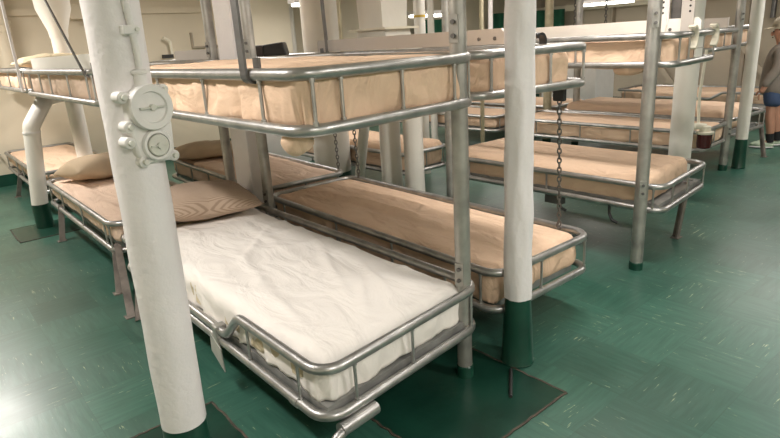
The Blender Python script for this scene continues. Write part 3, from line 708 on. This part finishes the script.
# dark bag on the far upper bunk
root = empty('dark_bag', (2.15,4.0,1.25)); tag(root, 'dark open box bag on the upper bunk behind the hanging bar', 'bag')
mb = MB().box((-.16,-.10,0),(.0,.10,.085)); obj('bag_body', mb, 'dark_bag', root, local=True, smooth=False, bevel=.012)
obj('flap', MB().add([(.0,-.10,.0),(.17,-.10,.005),(.15,-.10,.10),(-.0,-.10,.085),(.0,.10,.0),(.17,.10,.005),(.15,.10,.10),(-.0,.10,.085)],
    [(0,1,2,3),(7,6,5,4),(0,4,5,1),(1,5,6,2),(2,6,7,3),(3,7,4,0)]), 'black', root, local=True, smooth=False, bevel=.01)
root.location = (2.20,4.02,1.245); root.rotation_euler = (0,0,math.radians(-38))
# small bent wall frame and wall handle on the back bulkhead
root = empty('wall_bracket', (3.15,7.59,1.43)); tag(root, 'small L-shaped bracket on the cream bulkhead left of the white column', 'bracket')
obj('frame', MB().box((3.10,7.55,1.36),(3.12,7.60,1.55)).box((3.12,7.55,1.36),(3.5,7.60,1.38)), 'wall_grey', root, smooth=False)
root = empty('cord_end', (2.9,7.55,1.3)); tag(root, 'short hanging cream cord with dark plug beside the nearest pillar', 'cord')
obj('cord', MB().tube(roundpath([(2.72,7.5,1.50),(2.80,7.5,1.46),(2.80,7.5,1.30)], .05), .018, 8), 'plastic', root)
obj('plug', MB().box((2.68,7.46,1.255),(2.80,7.54,1.30)), 'black', root, smooth=False)
# cable loop at the far left bulkhead
root = empty('wall_cable', (.62,7.5,.3)); tag(root, 'thin grey cable on the bulkhead at the far left bunk head', 'cable')
obj('cable_run', MB().tube(roundpath([(.45,7.55,1.0),(.52,7.55,.75),(.66,7.52,.55),(.74,7.5,.36)], .1), .010, 8), 'dark_steel', root)
obj('cable_branch', MB().tube(roundpath([(.30,7.55,.66),(.52,7.52,.46),(.70,7.5,.40)], .06), .010, 8), 'dark_steel', root)
root = empty('wall_box', (1.55,7.55,1.6)); tag(root, 'small cream switch box with dark conduit above the upper left bunk', 'box')
obj('box_body', MB().box((1.72,7.48,1.74),(1.92,7.6,1.90)), 'wall', root, smooth=False, bevel=.01)
obj('conduit', MB().tube(roundpath([(2.0,7.52,2.0),(2.0,7.52,1.72),(1.86,7.52,1.70)], .04), .015, 8), 'dark_steel', root)
root = empty('wall_box', (.62,7.55,1.5)); tag(root, 'pale ragged-edged box on the bulkhead at the left edge', 'box')
obj('box_body', MB().box((.45,7.5,1.42),(.72,7.6,1.70)), 'cream', root, smooth=False, bevel=.02)

# lockers and green curtains in the far background
root = empty('locker', (7.6,4.6,0)); tag(root, 'pale grey metal locker below the right-hand upper bunk, far back', 'locker')
obj('cabinet_body', MB().box((7.55,4.45,0),(8.05,5.35,1.02)), 'fitting', root, smooth=False, bevel=.01)
obj('top_edge', MB().box((7.53,4.43,.95),(8.07,5.37,.985)), 'board', root, smooth=False)
root = empty('locker', (3.7,6.2,0)); tag(root, 'pale locker behind the pinkish bunk', 'locker')
obj('cabinet_body', MB().box((2.95,5.75,0),(3.6,6.2,1.2)), 'fitting', root, smooth=False, bevel=.01)
root = empty('locker', (3.9,6.0,0)); tag(root, 'grey locker right of the pale one behind the pinkish bunk', 'locker')
obj('cabinet_body', MB().box((3.62,5.72,0),(4.3,6.2,1.2)), 'board', root, smooth=False, bevel=.01)
def curtain(label, a, b, z0, z1, n=60):
    a = Vector((a[0],a[1],0)); b = Vector((b[0],b[1],0)); d = (b-a); q = Vector((-d.y,d.x,0)).normalized(); P = []
    for z in (z0, z1):
        for i in range(n+1):
            t = i/n; P.append(a+d*t+q*(math.sin(t*45)*.03+math.sin(t*19)*.015)+Vector((0,0,z)))
    mb = MB().add(P, [(i,i+1,n+2+i,n+1+i) for i in range(n)])
    o = obj('curtain', mb, 'curtain', origin=tuple((a+b)/2+Vector((0,0,z0)))); tag(o, label, 'curtain', 'dark green curtains')
    s = o.modifiers.new('thick','SOLIDIFY'); s.thickness = .01
curtain('dark green curtain left of the foreground post, by the ventilation trunk', (6.9,7.35), (7.9,7.35), .9, 1.60)
curtain('dark green curtain between the foreground post and the rough white pillar', (8.6,7.2), (9.4,6.2), .9, 1.66)

# panel with duct shapes on the upper back bulkhead
root = empty('wall_cabinet', (4.0,7.3,1.0)); tag(root, 'tall cream bulkhead cabinet behind the dark bag', 'cabinet')
obj('cabinet_body', MB().box((3.75,7.15,0),(4.35,7.54,1.95)), 'cream', root, smooth=False, bevel=.01)
obj('rib', MB().tube([(4.42,7.3,0),(4.42,7.3,1.95)], .07, 12), 'pipe_white', root)
pipe('wall_pipe', 'overhead fat round duct crossing above the green curtain', [(4.3,6.4,1.98),(6.3,4.2,1.98)], .16, 'pipe_white', 20)
pipe('wall_pipe', 'thin pipe pair with a valve behind the hanger bar', [(4.25,6.3,0),(4.25,6.3,ZC)], .03, 'yellow_post', 10)
pipe('wall_pipe', 'dark vertical conduit on the far side wall above the marked bracket', [(9.55,3.15,1.3),(9.55,3.15,ZC)], .035, 'dark_steel', 8)
pipe('wall_pipe', 'second dark conduit on the far side wall right of the first', [(9.55,2.98,1.3),(9.55,2.98,ZC)], .035, 'dark_steel', 8)

# hose with dark red jar at the thick white pillar
root = empty('hanging_lamp', (4.92,1.93,.36)); tag(root, 'dark red jar with cream cap hung on a white hose beside the thick pillar', 'lamp')
obj('hose', MB().tube(roundpath([(4.84,1.93,1.10),(4.84,1.95,.75),(4.83,1.93,.49)], .1), .012, 8), 'plastic', root)
obj('jar', MB().lathe([(.02,.335),(.05,.345),(.056,.38),(.056,.46)], (4.84,1.88,0), 20), 'maroon', root)
obj('cap', MB().lathe([(.06,.455),(.066,.462),(.066,.474),(.04,.478),(.04,.515),(.028,.52)], (4.84,1.88,0), 20), 'plastic', root)
obj('elbow', MB().tube(roundpath([(4.84,1.88,.51),(4.80,1.92,.52),(4.74,1.97,.51)], .03), .026, 10), 'plastic', root)
obj('valve', MB().ball((4.76,1.96,.515), .04, 1, 1, .8, 8), 'plastic', root)

# ================================================================== JUNCTION BOX ON THE NEAREST PILLAR
J = empty('junction_box', (.413,1.463,1.152), math.radians(9.56)); tag(J, 'white junction box with two round screw lids on the nearest pillar', 'junction box')
zc = 1.16
def cyl(x, z, r, y0, y1, seg=32):       # cylinder along local -Y
    return MB().tube([(x,-y0,z),(x,-y1,z)], r, seg)
mb = MB(); mb.add([(x,-y,z) for y in (.050,.078) for x, z in ((-.030,.075),(.062,.075),(.070,.0),(.066,-.07),(.045,-.085),(-.010,-.085),(-.028,-.06),(-.034,0))],
    [tuple(range(8)), tuple(reversed(range(8,16)))]+[(i,(i+1)%8,8+(i+1)%8,8+i) for i in range(8)])
obj('box_body', mb, 'fitting', J, local=True, bevel=.006)
up = MB().lathe([(.050,.06),(.0525,.085),(.0525,.094),(.050,.098),(.036,.098),(.034,.092),(.0005,.092)], (.018,0,.0446), 40, 'Y', True)
ul = obj('upper_lid', up, 'fitting', J, local=True)
obj('lid_bar', MB().box((-.012,-.100,.0426),(.048,-.091,.0466)), 'lid', ul, local=True, smooth=False)
obj('lid_screw', cyl(.018,.0446,.007,.092,.103,12), 'lid', ul, local=True)
lo = MB().lathe([(.036,.06),(.037,.084),(.034,.088),(.028,.088),(.0275,.080),(.0005,.080)], (.021,0,-.0435), 36, 'Y')
ll = obj('lower_lid', lo, 'fitting', J, local=True)
disc = obj('lid_disc', MB().lathe([(.025,.079),(.025,.090),(.023,.092),(.0005,.092)], (.021,0,-.0435), 32, 'Y'), 'lid', ll, local=True)
obj('lid_bar', MB().box((.0,-.097,-.0455),(.042,-.091,-.0415)), 'lid', ll, local=True, smooth=False)
obj('lid_screw', cyl(.021,-.0435,.007,.09,.099,12), 'lid', ll, local=True)
for (x, z, a) in ((-.037,.072,0),(-.034,.005,0),(-.040,-.030,0),(-.014,-.078,0),(.062,-.076,0),(.062,.080,0)):
    lug = obj('lug', MB().tube([(x,-.045,z),(x,-.078,z)], .0135, 14).box((min(x,0)if x<0 else .03,-.076,z-.009),(0 if x<0 else x,-.05,z+.009)), 'fitting', J, local=True, bevel=.002)
    obj('bolt', cyl(x,z,.0065,.076,.088,8), 'lid', lug, local=True)
obj('gland', MB().lathe([(.017,.085),(.017,.095),(.0145,.098),(.0145,.118),(.0185,.120),(.0185,.126),(.012,.130)], (.014,-.070,0), 20), 'fitting', J, local=True)
K = empty('armoured_cable', (.415,1.462,1.282), math.radians(9.56)); tag(K, 'white braided cable running up the nearest pillar from the junction box', 'cable')
pts = [(.014,-.070,0),(.014,-.074,.03),(.010,-.074,.10),(.003,-.073,.2),(-.005,-.073,.5),(-.005,-.073,.91)]
P = []
for i in range(len(pts)-1):
    a, b = Vector(pts[i]), Vector(pts[i+1]); m = max(2, int((b-a).length/.006))
    P += [a+(b-a)*j/m for j in range(m)]
P.append(Vector(pts[-1]))
obj('cable_run', MB().tube(P, [.0072 if i % 2 else .0088 for i in range(len(P))], 10), 'fitting', K, local=True)
for z in (.085, .5):
    cp = obj('cable_clip', MB().box((-.012,-.083,z-.010),(.024,-.060,z+.010)), 'fitting', K, local=True, smooth=False, bevel=.003)
    obj('screw', MB().tube([(.018,-.082,z),(.018,-.088,z)], .005, 8), 'lid', cp, local=True)

# thin black tube drawing a dark line on the floor before the rough pillar
o = obj('floor_line', MB().tube([(1.648,1.288,.009),(1.50,1.173,.009)], .007, 8), 'black', origin=(1.59,1.2,.003)); tag(o, 'thin dark line on the floor at the rough white pillar', 'rod')

# ================================================================== BOY
def skin(name, verts, edges, mat, parent, sub=2):
    me = bpy.data.meshes.new(name); o = bpy.data.objects.new(name, me); C.objects.link(o); o.parent = parent
    bm = bmesh.new(); ly = bm.verts.layers.skin.verify()
    vs = []
    for i, (p, r) in enumerate(verts):
        v = bm.verts.new(p); v[ly].radius = (r, r) if not isinstance(r, tuple) else r; v[ly].use_root = (i == 0); vs.append(v)
    for a, b in edges: bm.edges.new((vs[a], vs[b]))
    bm.to_mesh(me); bm.free()
    me.materials.append(M[mat])
    o.modifiers.new('skin', 'SKIN').use_smooth_shade = True
    s = o.modifiers.new('sub', 'SUBSURF'); s.levels = sub; s.render_levels = sub
    return o
PX = empty('person', (6.93,2.06,0), math.radians(-163)); PX.scale = (1.03,1.03,1.03); tag(PX, 'boy in grey hoodie, blue shorts and cap standing at the right edge', 'person')
# local frame: facing -Y, his left is +X
V = [((0,0,.64),.07), ((0,.01,.78),.07), ((0,.015,.92),.08), ((0,.01,1.00),.05), ((0,0,1.05),.038), ((0,-.01,1.11),.065), ((0,-.01,1.18),.068),
     ((.11,.01,.97),.042), ((.155,.01,.80),.034), ((.180,-.08,.63),.026), ((.182,-.11,.56),.026),
     ((-.11,.01,.97),.042), ((-.155,.01,.80),.034), ((-.165,-.05,.63),.026), ((-.165,-.07,.58),.026),
     ((.065,0,.56),.058), ((.075,-.01,.34),.048), ((.075,.01,.22),.046), ((.075,.02,.07),.03), ((.075,-.06,.03),.028),
     ((-.065,0,.56),.058), ((-.075,.04,.34),.048), ((-.075,.06,.22),.046), ((-.075,.08,.07),.03), ((-.075,0,.03),.028)]
Ed = [(0,1),(1,2),(2,3),(3,4),(4,5),(5,6),(2,7),(7,8),(8,9),(9,10),(2,11),(11,12),(12,13),(13,14),(0,15),(15,16),(16,17),(17,18),(18,19),(0,20),(20,21),(21,22),(22,23),(23,24)]
skin('body', V, Ed, 'skin', PX)
skin('hoodie', [((0,0,.50),.145),((0,.005,.60),.155),((0,.015,.86),.145),((0,.015,.95),.115),((0,.015,1.03),.07),((.125,.01,.95),.062),((.165,.01,.80),.054),((.180,-.075,.66),.042),((.182,-.095,.615),.035),((-.125,.01,.95),.062),((-.165,.01,.80),.054),((-.175,-.045,.66),.042),((-.175,-.055,.625),.035)],
     [(0,1),(1,2),(2,3),(3,4),(3,5),(5,6),(6,7),(7,8),(3,9),(9,10),(10,11),(11,12)], 'hoodie', PX)
obj('hood', MB().ball((0,.055,1.015), .085, 1.25, .95, .62, 12), 'hoodie', PX, local=True)
skin('shorts', [((0,0,.66),.105),((0,0,.56),.122),((.075,0,.50),.088),((.078,0,.40),.082),((-.075,.01,.50),.088),((-.078,.02,.40),.082)], [(0,1),(1,2),(2,3),(1,4),(4,5)], 'shorts', PX)
for s, dy, hx, hy in ((1,0,.017,-.04),(-1,.06,0,0)):
    for k in range(4):
        bx = s*(.155+.009*k+hx); ln = (.050,.058,.055,.043)[k]
        skin('finger', [((bx,-.08+hy,.555),.011),((bx+s*.002,-.085+hy,.555-ln*.6),.009),((bx,-.078+hy,.555-ln*1.1),.007)], [(0,1),(1,2)], 'skin', PX, 1)
    skin('thumb', [((s*(.148+hx),-.085+hy,.58),.012),((s*(.138+hx),-.105+hy,.555),.010),((s*(.137+hx),-.108+hy,.53),.008)], [(0,1),(1,2)], 'skin', PX, 1)
    obj('sock', MB().tube([(s*.075,.02+dy,.06),(s*.075,.018+dy,.11),(s*.075,.012+dy,.15)], [.036,.037,.040], 14), 'sock', PX, local=True)
    sh = obj('shoe', MB().ball((s*.078,-.045+dy,.036), .05, .82, 2.1, .70, 10), 'shoe', PX, local=True)
    obj('sole', MB().ball((s*.078,-.045+dy,.012), .052, .84, 2.1, .24, 10), 'white', sh, local=True)
hd = obj('head_features', MB().ball((0,-.078,1.115), .016, .7, 1, 1.3, 8), 'skin', PX, local=True)
hd.name = 'nose'
for s in (1,-1):
    obj('ear', MB().ball((s*.066,.0,1.12), .022, .5, .8, 1.2, 8), 'skin', PX, local=True)
    obj('eye', MB().ball((s*.026,-.070,1.135), .009, 1, .6, .8, 8), 'black', PX, local=True)
obj('mouth', MB().ball((0,-.072,1.080), .018, 1, .4, .3, 8), 'maroon', PX, local=True)
obj('hair', MB().ball((0,.022,1.15), .072, 1, .95, .8, 12), 'hair', PX, local=True)
cap = obj('cap', MB().lathe([(.088,1.165),(.090,1.19),(.084,1.225),(.062,1.255),(.03,1.268),(.001,1.27)], (0,0,0), 24), 'cap', PX, local=True)
mb = MB(); n = 12; vs = []
for z in (1.170,1.178):
    for i in range(n+1):
        a = PI+PI*i/n; vs += [(math.cos(a)*.088, math.sin(a)*.088, z), (math.cos(a)*.091, math.sin(a)*.09-.06*math.sin(PI*i/n)**1.2, z-.010)]
m = 2*(n+1); fs = []
for i in range(n):
    k = 2*i; fs += [(k,k+1,k+3,k+2), (m+k+2,m+k+3,m+k+1,m+k), (k+1,m+k+1,m+k+3,k+3)]
fs += [(0,m,m+1,1)]; mb.add(vs, fs); obj('brim', mb, 'cap', cap, local=True)

# ================================================================== LIGHTS
def fixture(label, x, y, z, L, along, power, w=.16, lamp=True, vis=False):
    root = empty('ceiling_light', (x,y,z)); tag(root, label, 'ceiling light', 'fluorescent ceiling lights')
    dx, dy = (L/2, w/2) if along == 'x' else (w/2, L/2)
    obj('housing', MB().box((x-dx,y-dy,z),(x+dx,y+dy,z+.05)), 'white', root, smooth=False)
    for s in (-1, 1):
        a = (x-dx+.03, y+s*w*.22, z-.02) if along == 'x' else (x+s*w*.22, y-dy+.03, z-.02)
        b = (x+dx-.03, y+s*w*.22, z-.02) if along == 'x' else (x+s*w*.22, y+dy-.03, z-.02)
        obj('lamp_tube', MB().tube([a,b], .016, 10), 'tube', root)
    if z < ZC-.1: obj('hanger_stem', MB().tube([(x,y,z+.05),(x,y,ZC)], .02, 8), 'white', root)
    if power:
        ld = bpy.data.lights.new('lamp', 'AREA'); ld.shape = 'RECTANGLE'; ld.energy = power; ld.color = (1, .94, .89)
        ld.size = L if along == 'x' else w; ld.size_y = w if along == 'x' else L
        lo = bpy.data.objects.new('lamp', ld); C.objects.link(lo); lo.parent = root; lo.location = (0,0,-.045)
P0 = 34
for (lab, x, y, pw) in (('fluorescent light over the left aisle beside the nearest pillar', -.15, 2.2, 1.1), ('fluorescent light over the left aisle near the bulkhead', .05, 5.9, 1.7),
                    ('fluorescent light behind the viewer over the left side', .3, -1.1, 1.2), ('fluorescent light behind the viewer over the aisle', 2.3, -.9, 1.3),
                    ('fluorescent light over the middle aisle', 2.65, 1.5, .8), ('fluorescent light over the middle aisle near the trunks', 2.65, 5.6, 1.0),
                    ('fluorescent light over the open floor on the right', 6.2, .6, 1.2), ('fluorescent light over the aisle by the thick white pillar', 4.35, 3.2, .6),
                    ('fluorescent light over the far aisle beside the boy', 7.4, 2.2, .7), ('fluorescent light over the far aisle near the curtain', 7.3, 5.6, .6)):
    fixture(lab, x, y, ZC-.055, 1.2, 'y', P0*pw)
fixture('bright bare tube light hanging at the far right wall', 8.45, 4.85, 1.665, .85, 'y', 6)
fixture('small bright lamp hanging before the cream cabinet', 4.05, 6.35, 1.80, .30, 'x', 5)
fixture('bright tube light above the green curtain', 6.3, 6.5, 1.64, .7, 'x', 6)

w = bpy.data.worlds.new('World'); bpy.context.scene.world = w; w.use_nodes = True
w.node_tree.nodes['Background'].inputs[0].default_value = (1, .97, .92, 1)
w.node_tree.nodes['Background'].inputs[1].default_value = .03

# ================================================================== CAMERA
f = 575.4; P_, R_, Y_ = math.radians(17.25), math.radians(-3.472), math.radians(39.47)
fw = Vector((math.sin(Y_)*math.cos(P_), math.cos(Y_)*math.cos(P_), -math.sin(P_)))
r0 = Vector((math.cos(Y_), -math.sin(Y_), 0)); u0 = r0.cross(fw)
rr = r0*math.cos(R_)+u0*math.sin(R_); uu = -r0*math.sin(R_)+u0*math.cos(R_)
cd = bpy.data.cameras.new('camera'); cd.sensor_width = 36; cd.lens = f/780*36; cd.clip_start = .02
co = bpy.data.objects.new('camera', cd); C.objects.link(co)
m = Matrix((rr, uu, -fw)).transposed().to_4x4(); m.translation = Vector((0,0,1.312)); co.matrix_world = m
sc = bpy.context.scene; sc.camera = co
sc.view_settings.view_transform = 'Standard'; sc.view_settings.look = 'None'; sc.view_settings.gamma = 1
sc.view_settings.exposure = 0.06
sc.cycles.use_denoising = True
sc.cycles.max_bounces = 8; sc.cycles.diffuse_bounces = 5
